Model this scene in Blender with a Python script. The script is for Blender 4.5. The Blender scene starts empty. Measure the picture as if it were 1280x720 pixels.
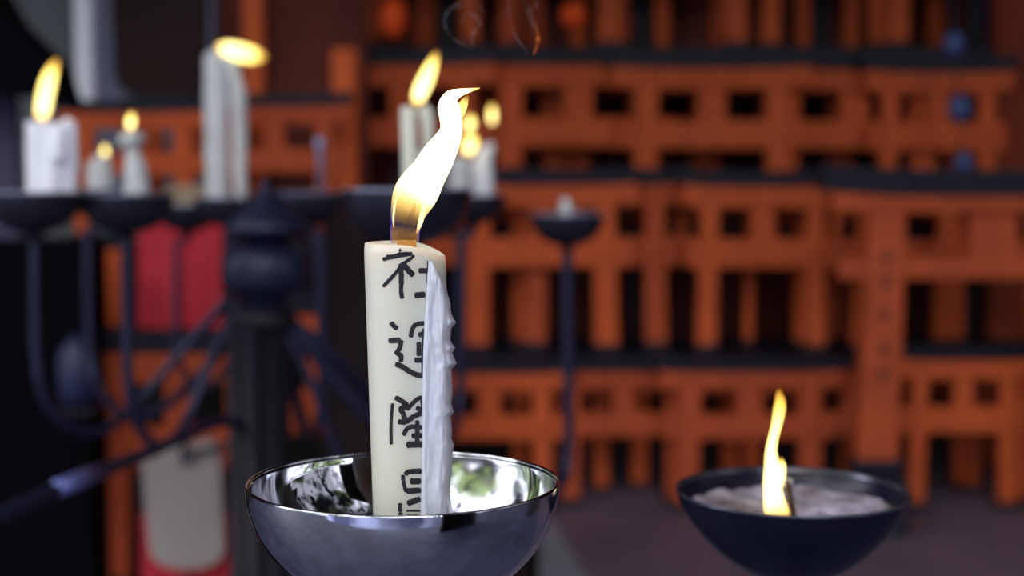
import bpy, math, random
from mathutils import Vector, noise
random.seed(7)
C = bpy.context.scene.collection
sc = bpy.context.scene
PI = math.pi

# ------------------------------------------------------------------ camera
CAM_Z = 1.2
TH = math.radians(4.3)
F = 50/36*1280
cd = bpy.data.cameras.new('camera'); cam = bpy.data.objects.new('camera', cd); C.objects.link(cam)
cam.location = (0, 0, CAM_Z); cam.rotation_euler = (PI/2-TH, 0, 0)
cd.lens = 50; cd.sensor_width = 36; cd.clip_start = 0.02
cd.dof.use_dof = True; cd.dof.focus_distance = 0.442; cd.dof.aperture_fstop = 7.9
sc.camera = cam

def PY(px, py, Y):
    """point of the place seen at photo position px, py at distance Y in front of the lens"""
    u = (px-640)/F; v = -(py-360)/F
    c, s = math.cos(TH), math.sin(TH)
    t = Y/(c+v*s)
    return Vector((u*t, Y, CAM_Z+t*(-s+v*c)))

# ------------------------------------------------------------------ materials
MATS = {}
def pbr(name, col, rough=.5, metal=0, sub=0, noise_amt=0, nscale=30, col2=None, bump=0, bscale=60, spec=.5, coat=0):
    m = bpy.data.materials.new(name); m.use_nodes = True
    nt = m.node_tree; b = nt.nodes['Principled BSDF']
    b.inputs['Base Color'].default_value = (*col, 1)
    b.inputs['Roughness'].default_value = rough
    b.inputs['Metallic'].default_value = metal
    b.inputs['Specular IOR Level'].default_value = spec
    b.inputs['Coat Weight'].default_value = coat
    if sub:
        b.inputs['Subsurface Weight'].default_value = sub
        b.inputs['Subsurface Radius'].default_value = (1, .7, .45)
        b.inputs['Subsurface Scale'].default_value = .010
    tc = nt.nodes.new('ShaderNodeTexCoord')
    if col2:
        n = nt.nodes.new('ShaderNodeTexNoise'); n.inputs['Scale'].default_value = nscale; n.inputs['Detail'].default_value = 5
        r = nt.nodes.new('ShaderNodeValToRGB')
        r.color_ramp.elements[0].position = .35; r.color_ramp.elements[1].position = .68
        r.color_ramp.elements[0].color = (*col, 1); r.color_ramp.elements[1].color = (*col2, 1)
        nt.links.new(tc.outputs['Object'], n.inputs['Vector']); nt.links.new(n.outputs['Fac'], r.inputs['Fac'])
        nt.links.new(r.outputs['Color'], b.inputs['Base Color'])
    if bump:
        n = nt.nodes.new('ShaderNodeTexNoise'); n.inputs['Scale'].default_value = bscale; n.inputs['Detail'].default_value = 6
        bp = nt.nodes.new('ShaderNodeBump'); bp.inputs['Strength'].default_value = bump; bp.inputs['Distance'].default_value = .002
        nt.links.new(tc.outputs['Object'], n.inputs['Vector']); nt.links.new(n.outputs['Fac'], bp.inputs['Height'])
        nt.links.new(bp.outputs['Normal'], b.inputs['Normal'])
    return m

vermilion = pbr('vermilion_paint', (.80, .140, .033), .6, col2=(.67, .114, .030), nscale=9, spec=.18)
blackpaint = pbr('black_lacquer', (.010, .010, .019), .5, bump=.1, spec=.28)
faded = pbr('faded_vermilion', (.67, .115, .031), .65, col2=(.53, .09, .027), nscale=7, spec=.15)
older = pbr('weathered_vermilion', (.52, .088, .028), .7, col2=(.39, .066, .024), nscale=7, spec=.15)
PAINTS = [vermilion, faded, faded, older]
dullred = pbr('weathered_red_paint', (.28, .045, .018), .75, col2=(.20, .035, .018), nscale=6, spec=.15)
deepred = pbr('dark_red_wood', (.17, .036, .022), .75, col2=(.11, .026, .018), nscale=5, spec=.2)
ink = pbr('ink', (.022, .020, .026), .75, col2=(.045, .042, .05), nscale=900, spec=.2)
cream = pbr('candle_wax', (.83, .81, .68), .42, sub=.6, bump=.02, bscale=300)
wax_white = pbr('white_dripped_wax', (.86, .875, .98), .33, sub=.3, bump=.25, bscale=260)
wax_pale = pbr('pale_wax', (.66, .67, .70), .45, sub=.25, col2=(.58, .58, .53), nscale=60, bump=.3, bscale=120)
steel = pbr('polished_steel', (.70, .71, .76), .045, metal=1, bump=.012, bscale=90)
def smudges(m, base, top, scale):
    nt = m.node_tree; b = nt.nodes['Principled BSDF']
    tc = nt.nodes.new('ShaderNodeTexCoord'); n = nt.nodes.new('ShaderNodeTexNoise'); n.inputs['Scale'].default_value = scale; n.inputs['Detail'].default_value = 8
    n.inputs['Distortion'].default_value = 1.5
    mr = nt.nodes.new('ShaderNodeMapRange'); mr.inputs[1].default_value = .42; mr.inputs[2].default_value = .75
    mr.inputs[3].default_value = base; mr.inputs[4].default_value = top
    nt.links.new(tc.outputs['Object'], n.inputs['Vector']); nt.links.new(n.outputs['Fac'], mr.inputs[0]); nt.links.new(mr.outputs[0], b.inputs['Roughness'])
smudges(steel, .03, .26, 22)
navy_enamel = pbr('dark_blue_enamel', (.005, .005, .016), .3, col2=(.008, .007, .02), nscale=60, spec=.32)
inner_enamel = pbr('sooty_metal', (.06, .06, .075), .25, metal=.7, col2=(.16, .16, .2), nscale=50)
darkmetal = pbr('dark_iron', (.019, .020, .050), .4, metal=.3, bump=.15, spec=.4)
iron = pbr('black_iron', (.009, .008, .014), .5, bump=.2, spec=.22)
cupm = pbr('dark_cup_metal', (.035, .034, .05), .24, metal=.55, bump=.1)
wick_m = pbr('charred_wick', (.045, .022, .012), .8, bump=.4, bscale=600)
wick_amber = pbr('wax_soaked_wick', (.55, .28, .07), .6, bump=.4, bscale=600)
ash = pbr('melted_wax_and_ash', (.74, .66, .80), .5, col2=(.12, .085, .065), nscale=34, bump=1, bscale=140)
wallm = pbr('dark_wall', (.020, .011, .009), .8, col2=(.012, .008, .008), nscale=3)
floorm = pbr('floor_stone', (.058, .063, .115), .6, col2=(.105, .112, .19), nscale=3)
ledge_m = pbr('ledge_top', (.15, .108, .145), .6, col2=(.115, .088, .12), nscale=6)
kerb_m = pbr('grey_stone', (.24, .25, .30), .7, col2=(.17, .18, .22), nscale=14)
redcloth = pbr('red_cloth', (.66, .045, .066), .8, col2=(.54, .034, .052), nscale=9, spec=.2)
plaque_m = pbr('pale_wood', (.36, .30, .27), .7, col2=(.29, .24, .23), nscale=7)
plaque_y = pbr('straw_wood', (.50, .36, .22), .7, col2=(.34, .24, .15), nscale=9)
cord_m = pbr('dark_cord', (.03, .03, .05), .8)
greywall = pbr('grey_plaster', (.14, .146, .15), .8, col2=(.11, .118, .124), nscale=3)
brownwood = pbr('brown_wood', (.042, .024, .021), .85, col2=(.030, .018, .017), nscale=4, spec=.08)
bluegrey = pbr('blue_grey_paint', (.17, .185, .27), .5)
whitepole = pbr('white_paint', (.95, .95, 1.0), .5)
redglow = pbr('bright_red_lacquer', (.85, .085, .012), .5, spec=.2)
greymetal = pbr('grey_metal', (.22, .25, .40), .3, metal=.5)
rimm = pbr('painted_rim_highlight', (.38, .40, .55), .3, metal=.7)  # lighter colour puts the blue-white highlights on the cup rims
highlight_m = pbr('painted_blue_highlight', (.22, .25, .62), .3, metal=.6)  # brighter blue colour that stands in for a highlight on the low arm
beadm = pbr('blue_grey_bead', (.05, .075, .22), .4)
bluepl = pbr('blue_plastic', (.014, .017, .065), .5)

def flame_mat(name, core=6.0, edge=2.0, main=False):
    m = bpy.data.materials.new(name); m.use_nodes = True
    nt = m.node_tree; nt.nodes.clear(); L = nt.links.new
    out = nt.nodes.new('ShaderNodeOutputMaterial')
    at = nt.nodes.new('ShaderNodeAttribute'); at.attribute_name = 'flame_t'
    lw = nt.nodes.new('ShaderNodeLayerWeight'); lw.inputs['Blend'].default_value = .5
    # body colour seen face-on and towards the rim, both along the height of the flame
    def ramp(stops):
        r = nt.nodes.new('ShaderNodeValToRGB'); cr = r.color_ramp
        while len(cr.elements) > 1: cr.elements.remove(cr.elements[-1])
        for i, (p, c) in enumerate(stops):
            e = cr.elements[0] if i == 0 else cr.elements.new(p)
            e.position = p; e.color = (*c, 1)
        L(at.outputs['Fac'], r.inputs['Fac']); return r
    if main:
        rc = ramp([(0, (.22, .10, .015)), (.05, (.18, .09, .03)), (.09, (.02, .015, .03)), (.13, (.16, .09, .03)), (.20, (.75, .45, .12)), (.32, (1, .8, .4)), (.85, (1, .85, .5)), (1, (1, .55, .10))])
        re = ramp([(0, (.06, .06, .7)), (.10, (.03, .03, 1)), (.14, (.25, .2, .55)), (.2, (1, .75, .35)), (.85, (1, .75, .25)), (1, (1, .35, .02))])
        sc_ = ramp([(0, (.22,)*3), (.10, (.22,)*3), (.15, (.16,)*3), (.22, (.2,)*3), (.36, (.7,)*3), (.5, (1,)*3), (.82, (1,)*3), (.93, (.35,)*3), (1, (.12,)*3)])
        al = ramp([(0, (.30,)*3), (.12, (.45,)*3), (.22, (.6,)*3), (.4, (.95,)*3), (.85, (.95,)*3), (1, (.6,)*3)])
    else:
        rc = ramp([(0, (1, .55, .10)), (.2, (1, .84, .34)), (.75, (1, .78, .20)), (1, (1, .45, .04))])
        re = ramp([(0, (1, .45, .08)), (.15, (1, .68, .10)), (.7, (1, .60, .05)), (1, (1, .30, .01))])
        sc_ = ramp([(0, (.3,)*3), (.15, (1,)*3), (.7, (1,)*3), (1, (.18,)*3)])
        al = ramp([(0, (.35,)*3), (.1, (.95,)*3), (.85, (.95,)*3), (1, (.5,)*3)])
    mix = nt.nodes.new('ShaderNodeMix'); mix.data_type = 'RGBA'
    pw = nt.nodes.new('ShaderNodeMath'); pw.operation = 'POWER'; pw.inputs[1].default_value = 2.2
    L(lw.outputs['Facing'], pw.inputs[0]); L(pw.outputs[0], mix.inputs['Factor'])
    L(rc.outputs['Color'], mix.inputs[6]); L(re.outputs['Color'], mix.inputs[7])
    st = nt.nodes.new('ShaderNodeMapRange'); st.inputs[3].default_value = core; st.inputs[4].default_value = edge
    L(pw.outputs[0], st.inputs[0])
    ms = nt.nodes.new('ShaderNodeMath'); ms.operation = 'MULTIPLY'
    L(st.outputs[0], ms.inputs[0]); L(sc_.outputs['Color'], ms.inputs[1])
    em = nt.nodes.new('ShaderNodeEmission'); L(mix.outputs[2], em.inputs['Color']); L(ms.outputs[0], em.inputs['Strength'])
    tr = nt.nodes.new('ShaderNodeBsdfTransparent')
    mx = nt.nodes.new('ShaderNodeMixShader'); L(al.outputs['Color'], mx.inputs[0]); L(tr.outputs[0], mx.inputs[1]); L(em.outputs[0], mx.inputs[2])
    L(mx.outputs[0], out.inputs['Surface'])
    return m
flame_main = flame_mat('tall_flame', 11, 3.5, True)
flame_near = flame_mat('candle_flame', 4.0, 2.0)
flame_far = flame_mat('small_flame', 3.6, 1.9)

def smoke_mat(name, col, dens, emit=0):
    m = bpy.data.materials.new(name); m.use_nodes = True
    nt = m.node_tree; nt.nodes.clear(); L = nt.links.new
    out = nt.nodes.new('ShaderNodeOutputMaterial'); lw = nt.nodes.new('ShaderNodeLayerWeight'); lw.inputs['Blend'].default_value = .5
    inv = nt.nodes.new('ShaderNodeMapRange'); inv.inputs[3].default_value = dens; inv.inputs[4].default_value = 0
    at = nt.nodes.new('ShaderNodeAttribute'); at.attribute_name = 'flame_t'
    r = nt.nodes.new('ShaderNodeValToRGB'); cr = r.color_ramp
    cr.elements[0].color = (0, 0, 0, 1); cr.elements[1].color = (0, 0, 0, 1)
    e = cr.elements.new(.25); e.color = (1, 1, 1, 1); e = cr.elements.new(.75); e.color = (1, 1, 1, 1)
    L(at.outputs['Fac'], r.inputs['Fac'])
    mu = nt.nodes.new('ShaderNodeMath'); mu.operation = 'MULTIPLY'
    L(lw.outputs['Facing'], inv.inputs[0]); L(inv.outputs[0], mu.inputs[0]); L(r.outputs['Color'], mu.inputs[1])
    tr = nt.nodes.new('ShaderNodeBsdfTransparent')
    df = nt.nodes.new('ShaderNodeEmission' if emit else 'ShaderNodeBsdfTranslucent'); df.inputs['Color'].default_value = (*col, 1)
    if emit: df.inputs['Strength'].default_value = emit
    mx = nt.nodes.new('ShaderNodeMixShader'); L(mu.outputs[0], mx.inputs[0]); L(tr.outputs[0], mx.inputs[1]); L(df.outputs[0], mx.inputs[2])
    L(mx.outputs[0], out.inputs['Surface']); return m
smoke_m = smoke_mat('thin_smoke', (.9, .88, .9), .055)
ember_m = smoke_mat('glowing_flame_shred', (1, .22, .06), .24, .5)

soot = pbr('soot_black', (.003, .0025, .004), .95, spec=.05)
# ------------------------------------------------------------------ object helpers
def root(name, label, cat, loc, group=None):
    o = bpy.data.objects.new(name, None); C.objects.link(o); o.location = loc; o.empty_display_size = .02
    o['label'] = label; o['category'] = cat
    if group: o['group'] = group
    return o
def world_loc(o):
    v = Vector((0, 0, 0))
    while o: v = v+o.location; o = o.parent
    return v
def mesh(name, vf, mat, parent=None, smooth=True, attr=None, loc=None, label=None):
    """one mesh object; the vertices come in world coordinates"""
    vs, fs = vf[0], vf[1]
    vs = [Vector(v) for v in vs]
    me = bpy.data.meshes.new(name)
    if parent is not None: off = world_loc(parent); 
    else:
        off = Vector(loc) if loc is not None else Vector((sum(v.x for v in vs)/len(vs), sum(v.y for v in vs)/len(vs), min(v.z for v in vs)))
    me.from_pydata([v-off for v in vs], [], fs); me.update()
    if smooth:
        for p in me.polygons: p.use_smooth = True
    me.materials.append(mat)
    if attr is not None:
        a = me.attributes.new('flame_t', 'FLOAT', 'POINT')
        for i, t in enumerate(attr): a.data[i].value = t
    o = bpy.data.objects.new(name, me); C.objects.link(o)
    if parent is not None: o.parent = parent
    else: o.location = off
    if label: o['label'] = label
    return o
def tag(o, label, cat, group=None, kind=None):
    o['label'] = label; o['category'] = cat
    if group: o['group'] = group
    if kind: o['kind'] = kind
    return o
def join(*parts):
    V, Fs = [], []
    for v, f in parts:
        n = len(V); V += list(v); Fs += [tuple(i+n for i in q) for q in f]
    return V, Fs
def box(x0, x1, y0, y1, z0, z1, b=0):
    if b <= 0:
        v = [(x, y, z) for x in (x0, x1) for y in (y0, y1) for z in (z0, z1)]
        return [Vector(q) for q in v], [(0, 1, 3, 2), (4, 6, 7, 5), (0, 4, 5, 1), (2, 3, 7, 6), (0, 2, 6, 4), (1, 5, 7, 3)]
    # chamfered box: an octagon section on every axis via convex hull
    import bmesh
    bm = bmesh.new()
    for sx in (0, 1):
        for sy in (0, 1):
            for sz in (0, 1):
                X = (x0, x1)[sx]; Y = (y0, y1)[sy]; Z = (z0, z1)[sz]; dx = b*(1-2*sx); dy = b*(1-2*sy); dz = b*(1-2*sz)
                for q in ((X, Y+dy, Z+dz), (X+dx, Y, Z+dz), (X+dx, Y+dy, Z)): bm.verts.new(q)
    bmesh.ops.convex_hull(bm, input=bm.verts)
    bm.verts.index_update()
    r = [v.co.copy() for v in bm.verts], [tuple(v.index for v in f.verts) for f in bm.faces]
    bm.free(); return r
def spline(pts, n):
    """Catmull-Rom through tuples of any length"""
    out = []; k = len(pts)
    for i in range(k-1):
        p0 = pts[max(i-1, 0)]; p1 = pts[i]; p2 = pts[i+1]; p3 = pts[min(i+2, k-1)]
        for j in range(n):
            t = j/n
            out.append(tuple(.5*((2*b)+(-a+c)*t+(2*a-5*b+4*c-d)*t*t+(-a+3*b-3*c+d)*t**3) for a, b, c, d in zip(p0, p1, p2, p3)))
    out.append(tuple(pts[-1])); return out
def tube(path, seg=12, squash=1.0, side=Vector((0, 1, 0)), caps=True):
    """path: (Vector, radius). squash flattens along side"""
    V, Fs = [], []; n = len(path)
    for i, (p, r) in enumerate(path):
        a = path[max(i-1, 0)][0]; b = path[min(i+1, n-1)][0]
        t = (b-a).normalized() if (b-a).length > 1e-9 else Vector((0, 0, 1))
        s = (side-t*side.dot(t))
        s = s.normalized() if s.length > 1e-4 else t.orthogonal().normalized()
        w = t.cross(s).normalized()
        for k in range(seg):
            an = 2*PI*k/seg
            V.append(p+w*math.cos(an)*r+s*math.sin(an)*r*squash)
    for i in range(n-1):
        for k in range(seg):
            a = i*seg+k; b = i*seg+(k+1) % seg
            Fs.append((a, b, b+seg, a+seg))
    if caps:
        Fs.append(tuple(range(seg-1, -1, -1))); Fs.append(tuple((n-1)*seg+k for k in range(seg)))
    return V, Fs
def lathe(c, prof, seg=40, cap_lo=False, cap_hi=False):
    V, Fs = [], []
    for r, z in prof:
        for k in range(seg):
            an = 2*PI*k/seg; V.append(Vector((c[0]+r*math.cos(an), c[1]+r*math.sin(an), c[2]+z)))
    for i in range(len(prof)-1):
        for k in range(seg):
            a = i*seg+k; b = i*seg+(k+1) % seg
            Fs.append((a, b, b+seg, a+seg))
    if cap_lo: Fs.append(tuple(range(seg-1, -1, -1)))
    if cap_hi: Fs.append(tuple((len(prof)-1)*seg+k for k in range(seg)))
    return V, Fs
def flame(pts, Y, mat, parent, squash=.6, n=8, lean=0, seg=20, bot_t=0):
    s = spline(pts, n); path = []; T = []
    for i, (x, y, w) in enumerate(s):
        yy = Y+lean*(i/len(s))
        path.append((PY(x, y, yy), max(w*(1 if mat is flame_main else .76), .15)/F*yy))
    vf = tube(path, seg, squash)
    L = [0]
    for i in range(1, len(path)): L.append(L[-1]+(path[i][0]-path[i-1][0]).length)
    at = []
    for l in L: at += [bot_t+(1-bot_t)*l/L[-1]]*seg
    return mesh('flame', vf, mat, parent, attr=at)

# ------------------------------------------------------------------ front steel bowl
def bowl_part(name, c, outer, mat, parent, thick=.0011, seg=96, depth_in=None):
    """outer: list of (r, z) from the rim down to the axis; an inner skin follows it"""
    o = spline(outer, 6)
    inner = [(max(r-thick, 0), min(z+thick*(1.0 if i > 2 else .2), -.0001)) for i, (r, z) in enumerate(o)]
    prof = [(max(r, .0004), z) for r, z in reversed(o)]+[(outer[0][0]-.0002, .0004), (outer[0][0]-thick+.0002, .0004)]+[(max(r, .0004), z) for r, z in inner]
    return mesh(name, lathe(c, prof, seg, cap_lo=True, cap_hi=True), mat, parent)

B1 = PY(504.5, 601, .45)
rb = root('candle_bowl', 'large polished steel bowl on a pole holding the tall inscribed candle', 'bowl', (B1.x, B1.y, 0))
outer = [(.050*math.sqrt(max(0, 1-(k/12)**2)), -.041*(k/12)) for k in range(12)]+[(.0100, -.0402), (0, -.041)]
outer = [(.050, 0), (.0498, -.004)]+[(.050*math.cos(a), -.041*math.sin(a)) for a in [math.radians(d) for d in (12, 20, 28, 36, 44, 52, 60, 68, 76, 83, 88)]]
bowl_part('bowl', B1, outer, steel, rb)
mesh('pole', tube([(Vector((B1.x, B1.y, .012)), .006), (Vector((B1.x, B1.y, B1.z-.0415)), .006)], 20), darkmetal, rb)
mesh('base', lathe((B1.x, B1.y, 0), [(.085, 0), (.085, .006), (.03, .012), (.007, .02)], 40, True, True), darkmetal, rb)

# ------------------------------------------------------------------ the tall candle
AY = .4525                                       # distance of the candle's axis
cb = PY(515, 640, AY); ct = PY(506.3, 312, AY)
axis = (ct-cb); S = axis.z
def ax_at(z): return cb+axis*((z-cb.z)/S)
def rad_at(z): return .01250+.00048*((z-cb.z)/S)
def candle_pt(px, py, off=0):
    Y = AY-.012
    for _ in range(4):
        p = PY(px, py, Y); a = ax_at(p.z); R = rad_at(p.z)+off
        d = max(-.999, min(.999, (p.x-a.x)/R)); Y = a.y-R*math.sqrt(1-d*d)
    return PY(px, py, Y)
zb = B1.z-.0385
tc_ = root('inscribed_candle', 'tall cream candle with black brush lettering, burning in the steel bowl', 'candle', (ax_at(zb).x, ax_at(zb).y, zb))
SEG = 64; V = []; Fs = []; rows = 40
ztop = PY(506, 303, AY).z
def rim_drop(x):                                   # the lip melts away to the right
    q = max(0, min(1, (x+.2)/1.2)); return .0042*q*q
for i in range(rows+1):
    for k in range(SEG):
        an = 2*PI*k/SEG; zt = ztop-rim_drop(math.cos(an))-.0004*(1-math.sin(an))*.5
        z = zb+(zt-zb)*i/rows; a = ax_at(z); R = rad_at(z)+(0 if i < rows else -.0003)
        V.append(Vector((a.x+R*math.cos(an), a.y+R*math.sin(an), z)))
for i in range(rows):
    for k in range(SEG):
        a = i*SEG+k; b = i*SEG+(k+1) % SEG; Fs.append((a, b, b+SEG, a+SEG))
base = rows*SEG
for j, (f, dz) in enumerate(((.95, .0002), (.86, -.0012), (.6, -.0024), (.3, -.003), (.02, -.003))):
    for k in range(SEG):
        p = V[rows*SEG+k]; a = ax_at(ztop)
        zz = p.z*(f**.5)+(ztop-.001)*(1-f**.5)
        V.append(Vector((a.x+(p.x-a.x)*f, a.y+(p.y-a.y)*f, zz+dz)))
    for k in range(SEG):
        a = base+k; b = base+(k+1) % SEG; Fs.append((a, b, b+SEG, a+SEG))
    base += SEG
Fs.append(tuple(range(base, base+SEG))); Fs.append(tuple(range(SEG-1, -1, -1)))
mesh('wax_body', (V, Fs), cream, tc_)

strokes = [  # (origin y, width, points) read off the photograph in enlarged pixels
 (295, 26, [(192, 204), (245, 188), (330, 172), (450, 150)]), (295, 16, [(222, 172), (290, 166), (345, 150), (420, 145)]),
 (295, 22, [(465, 165), (420, 205), (345, 250)]), (295, 8, [(345, 104), (338, 145)]), (295, 10, [(332, 116), (345, 128), (355, 116)]),
 (295, 24, [(350, 262), (290, 335), (195, 438)]), (295, 34, [(350, 235), (353, 330), (355, 420)]), (295, 28, [(355, 400), (352, 470), (362, 540)]),
 (295, 38, [(372, 240), (415, 295), (462, 342)]), (295, 34, [(500, 297), (590, 298)]), (295, 7, [(580, 212), (572, 410)]),
 (295, 40, [(465, 510), (562, 502)]),
 (390, 32, [(265, 85), (285, 115), (322, 148)]), (390, 36, [(242, 246), (350, 240)]), (390, 32, [(352, 240), (345, 295), (305, 368)]),
 (390, 32, [(308, 350), (350, 375), (350, 430)]), (390, 36, [(300, 447), (350, 462), (430, 512), (500, 542), (560, 545)]),
 (390, 30, [(436, 220), (448, 150), (482, 108), (570, 96)]), (390, 34, [(498, 195), (560, 190)]), (390, 32, [(505, 255), (505, 380)]),
 (390, 22, [(548, 140), (542, 330), (540, 540)]), (390, 34, [(465, 412), (560, 410)]),
 (485, 22, [(280, 130), (266, 300), (268, 486)]), (485, 34, [(298, 80), (350, 108), (400, 150), (352, 180), (372, 225), (388, 285)]),
 (485, 34, [(322, 285), (385, 292), (470, 240), (545, 205)]), (485, 28, [(400, 190), (455, 128), (510, 86), (560, 92)]),
 (485, 32, [(480, 165), (550, 205)]), (485, 30, [(535, 100), (545, 215)]),
 (485, 30, [(370, 408), (425, 335), (560, 342)]), (485, 30, [(492, 275), (490, 490)]), (485, 34, [(440, 410), (560, 406)]), (485, 42, [(395, 486), (560, 482)]),
 (555, 34, [(385, 265), (425, 238), (530, 232)]), (555, 26, [(368, 262), (374, 330), (395, 412)]), (555, 38, [(392, 405), (525, 396)]), (555, 42, [(425, 320), (525, 318)]),
 (555, 38, [(402, 512), (450, 495), (520, 470)]), (555, 28, [(346, 505), (345, 585)]), (555, 14, [(395, 572), (520, 572)]), (555, 30, [(346, 585), (350, 700)]), (555, 34, [(398, 625), (520, 618)]),
]
K = 960/140
def ribbon(pts, w, y0, seed):
    s = spline([(450+x/K, y0+y/K) for x, y in pts], 10); hw = w*1.32/K/2
    # rounded ends
    V, Fs = [], []; n = len(s); L = [0]
    for i in range(1, n): L.append(L[-1]+math.dist(s[i], s[i-1]))
    T = L[-1]; rowsn = 0
    def at(d):
        for i in range(1, n):
            if L[i] >= d or i == n-1:
                q = (d-L[i-1])/max(L[i]-L[i-1], 1e-6); x = s[i-1][0]+(s[i][0]-s[i-1][0])*q; y = s[i-1][1]+(s[i][1]-s[i-1][1])*q
                dx, dy = s[i][0]-s[i-1][0], s[i][1]-s[i-1][1]; m = math.hypot(dx, dy) or 1
                return x, y, dx/m, dy/m
    N = max(8, int(T/.7)); 
    for i in range(N+1):
        d = T*i/N; e = min(d, T-d); r = hw*.55
        k = 1 if e > r else math.sqrt(max(.03, 1-((r-e)/r)**2))
        x, y, dx, dy = at(d)
        for j in range(5):
            o = (j/2-1)*hw*k
            jit = noise.noise(Vector((d*1.1, seed*3.1+j*.2*(0 if j < 3 else 9), 1)))*min(.8, hw*.3) if j in (0, 4) else 0
            o += jit
            px, py = x-dy*o, y+dx*o
            V.append(candle_pt(px, py, .00006 if 1 else 0))
    for i in range(N):
        for j in range(4):
            a = i*5+j; Fs.append((a, a+1, a+6, a+5))
    return V, Fs
mesh('brush_lettering', join(*[ribbon(p, w, y0, i) for i, (y0, w, p) in enumerate(strokes)]), ink, tc_, label='black brush-written characters running down the candle')

# dripped wax standing off the right side
right = [(326, 540), (330, 543), (340, 549), (358, 558), (368, 559.5), (378, 563), (390, 564), (399, 567), (402, 570), (405, 569), (410, 564.5), (425, 563), (431, 566), (434, 569), (437, 568), (441, 565.5), (448, 568), (454, 571), (457, 569),
         (461, 564.5), (477, 565), (491, 565.8), (504, 564), (511, 566), (515, 567.5), (518, 565.5), (521, 563.2), (536, 565), (548, 564.5), (553, 566.5), (557, 568), (562, 566), (580, 565.5), (596, 564), (609, 561.5), (621, 563.5), (632, 565), (645, 567), (680, 566), (720, 563), (760, 558)]
left = [(326, 536), (345, 534), (380, 532.5), (400, 530.5), (440, 529), (500, 528), (560, 528), (600, 527), (640, 526), (700, 526), (760, 527)]
def interp(t, y):
    for (a, b), (c, d) in zip(t, t[1:]):
        if y <= c: return b+(d-b)*(y-a)/(c-a)
    return t[-1][1]
def wax_sheet():
    V, Fs = [], []; NU = 30; ys = [326+i*1.6 for i in range(int((762-326)/1.6))]
    for y in ys:
        xl = interp(left, y); xr = interp(right, y); ring = []
        g = min(1, (y-324)/26)
        for j in range(NU):
            u = j/(NU-1); x = xl+(xr-xl)*u
            xc = 506.3+(y-312)/328*8.7; q = min(.985, (x-xc)/51)*.74
            ysurf = AY-.0129*math.sqrt(1-q*q)
            lift = (.0019*g)*min(1, u*7)**.6*(1+.35*math.sin(u*9+2)) if u < .9 else .0017*g*(1-(u-.9)*6)
            n1 = noise.noise(Vector((x*.16, y*.020, 3)))*.00085+noise.noise(Vector((x*.45, y*.055, 9)))*.00042
            groove = -.0010*math.exp(-((x-(535.5+2*math.sin(y*.03)))/1.5)**2)*min(1, max(0, (y-560)/30)+.35)
            Y = ysurf-lift-(n1+groove)*g
            if u > .78: Y += .0042*((u-.78)/.22)**2
            ring.append(PY(x, y, Y))
        pe = ring[-1]
        xbk = PY(xr-1.5, y, AY+.003); xb2 = PY(min(xr-8, xl+25) if y > 340 else xl+2, y, AY+.002)
        xb3 = PY(xl+1, y, AY-.008)
        ring += [xbk, xb2, xb3]
        V += ring
    M = NU+3
    for i in range(len(ys)-1):
        for k in range(M):
            a = i*M+k; b = i*M+(k+1) % M; Fs.append((a, b, b+M, a+M))
    Fs.append(tuple(range(M))); Fs.append(tuple((len(ys)-1)*M+k for k in range(M-1, -1, -1)))
    # keep inside the bowl
    return [Vector((v.x, v.y, max(v.z, zb+.002))) for v in V], Fs
mesh('wax_drip', wax_sheet(), wax_white, tc_, label='thick white sheet of dripped wax down the right side')
# wick
W = [(509, 316, 12), (508, 308, 12.5), (508, 300, 11.5)]
mesh('wick', tube([(PY(x, y, AY-.004), r/F*AY) for x, y, r in spline(W, 4)], 20, .35), wick_amber, tc_, label='wax-soaked amber foot of the wick')
W = [(508, 300, 11.5), (508.5, 292, 11), (510, 286, 8.5), (514, 272, 4.5), (517, 262, 2.6), (519, 254, 1.6)]
mesh('wick', tube([(PY(x, y, AY-.004), r/F*AY) for x, y, r in spline(W, 5)], 16, .35), wick_m, tc_, label='charred dark top of the wick')
main = [(506.5, 303, 17.5), (506, 292, 18.5), (507.5, 280, 19), (510, 266, 22), (516.5, 248, 26.5), (525, 233, 26.5), (536.5, 215, 22.5), (548, 195, 20.5), (558.5, 177, 16.5), (564, 162, 13.5), (563, 146, 13.5), (561, 133, 13.5), (564, 122, 9.5), (573, 116.5, 5.5), (586, 113, 2.8), (600, 110, .5)]
flame(main, AY-.004, flame_main, tc_, .5, n=10, seg=28)
flame([(521, 292, 1.6), (526, 276, 4), (531, 256, 5), (536, 236, 6.5), (542, 214, 7)], AY-.004, flame_far, tc_, .5)
flame([(492, 285, 1), (492, 268, 1.6), (495, 250, 2), (503, 236, 3), (512, 222, 5)], AY-.004, flame_far, tc_, .5)
flame([(570, 150, 7), (575, 139, 9), (580, 129, 7), (585, 119, 2)], AY-.001, flame_mat('thin_flame', 1.3, .9), tc_, .5, bot_t=.1)

ld = bpy.data.lights.new('flame_light', 'POINT'); ld.energy = .10; ld.color = (1, .62, .25); ld.shadow_soft_size = .003
lo = bpy.data.objects.new('flame_light', ld); C.objects.link(lo); lo.location = PY(546, 200, AY-.004)
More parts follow.
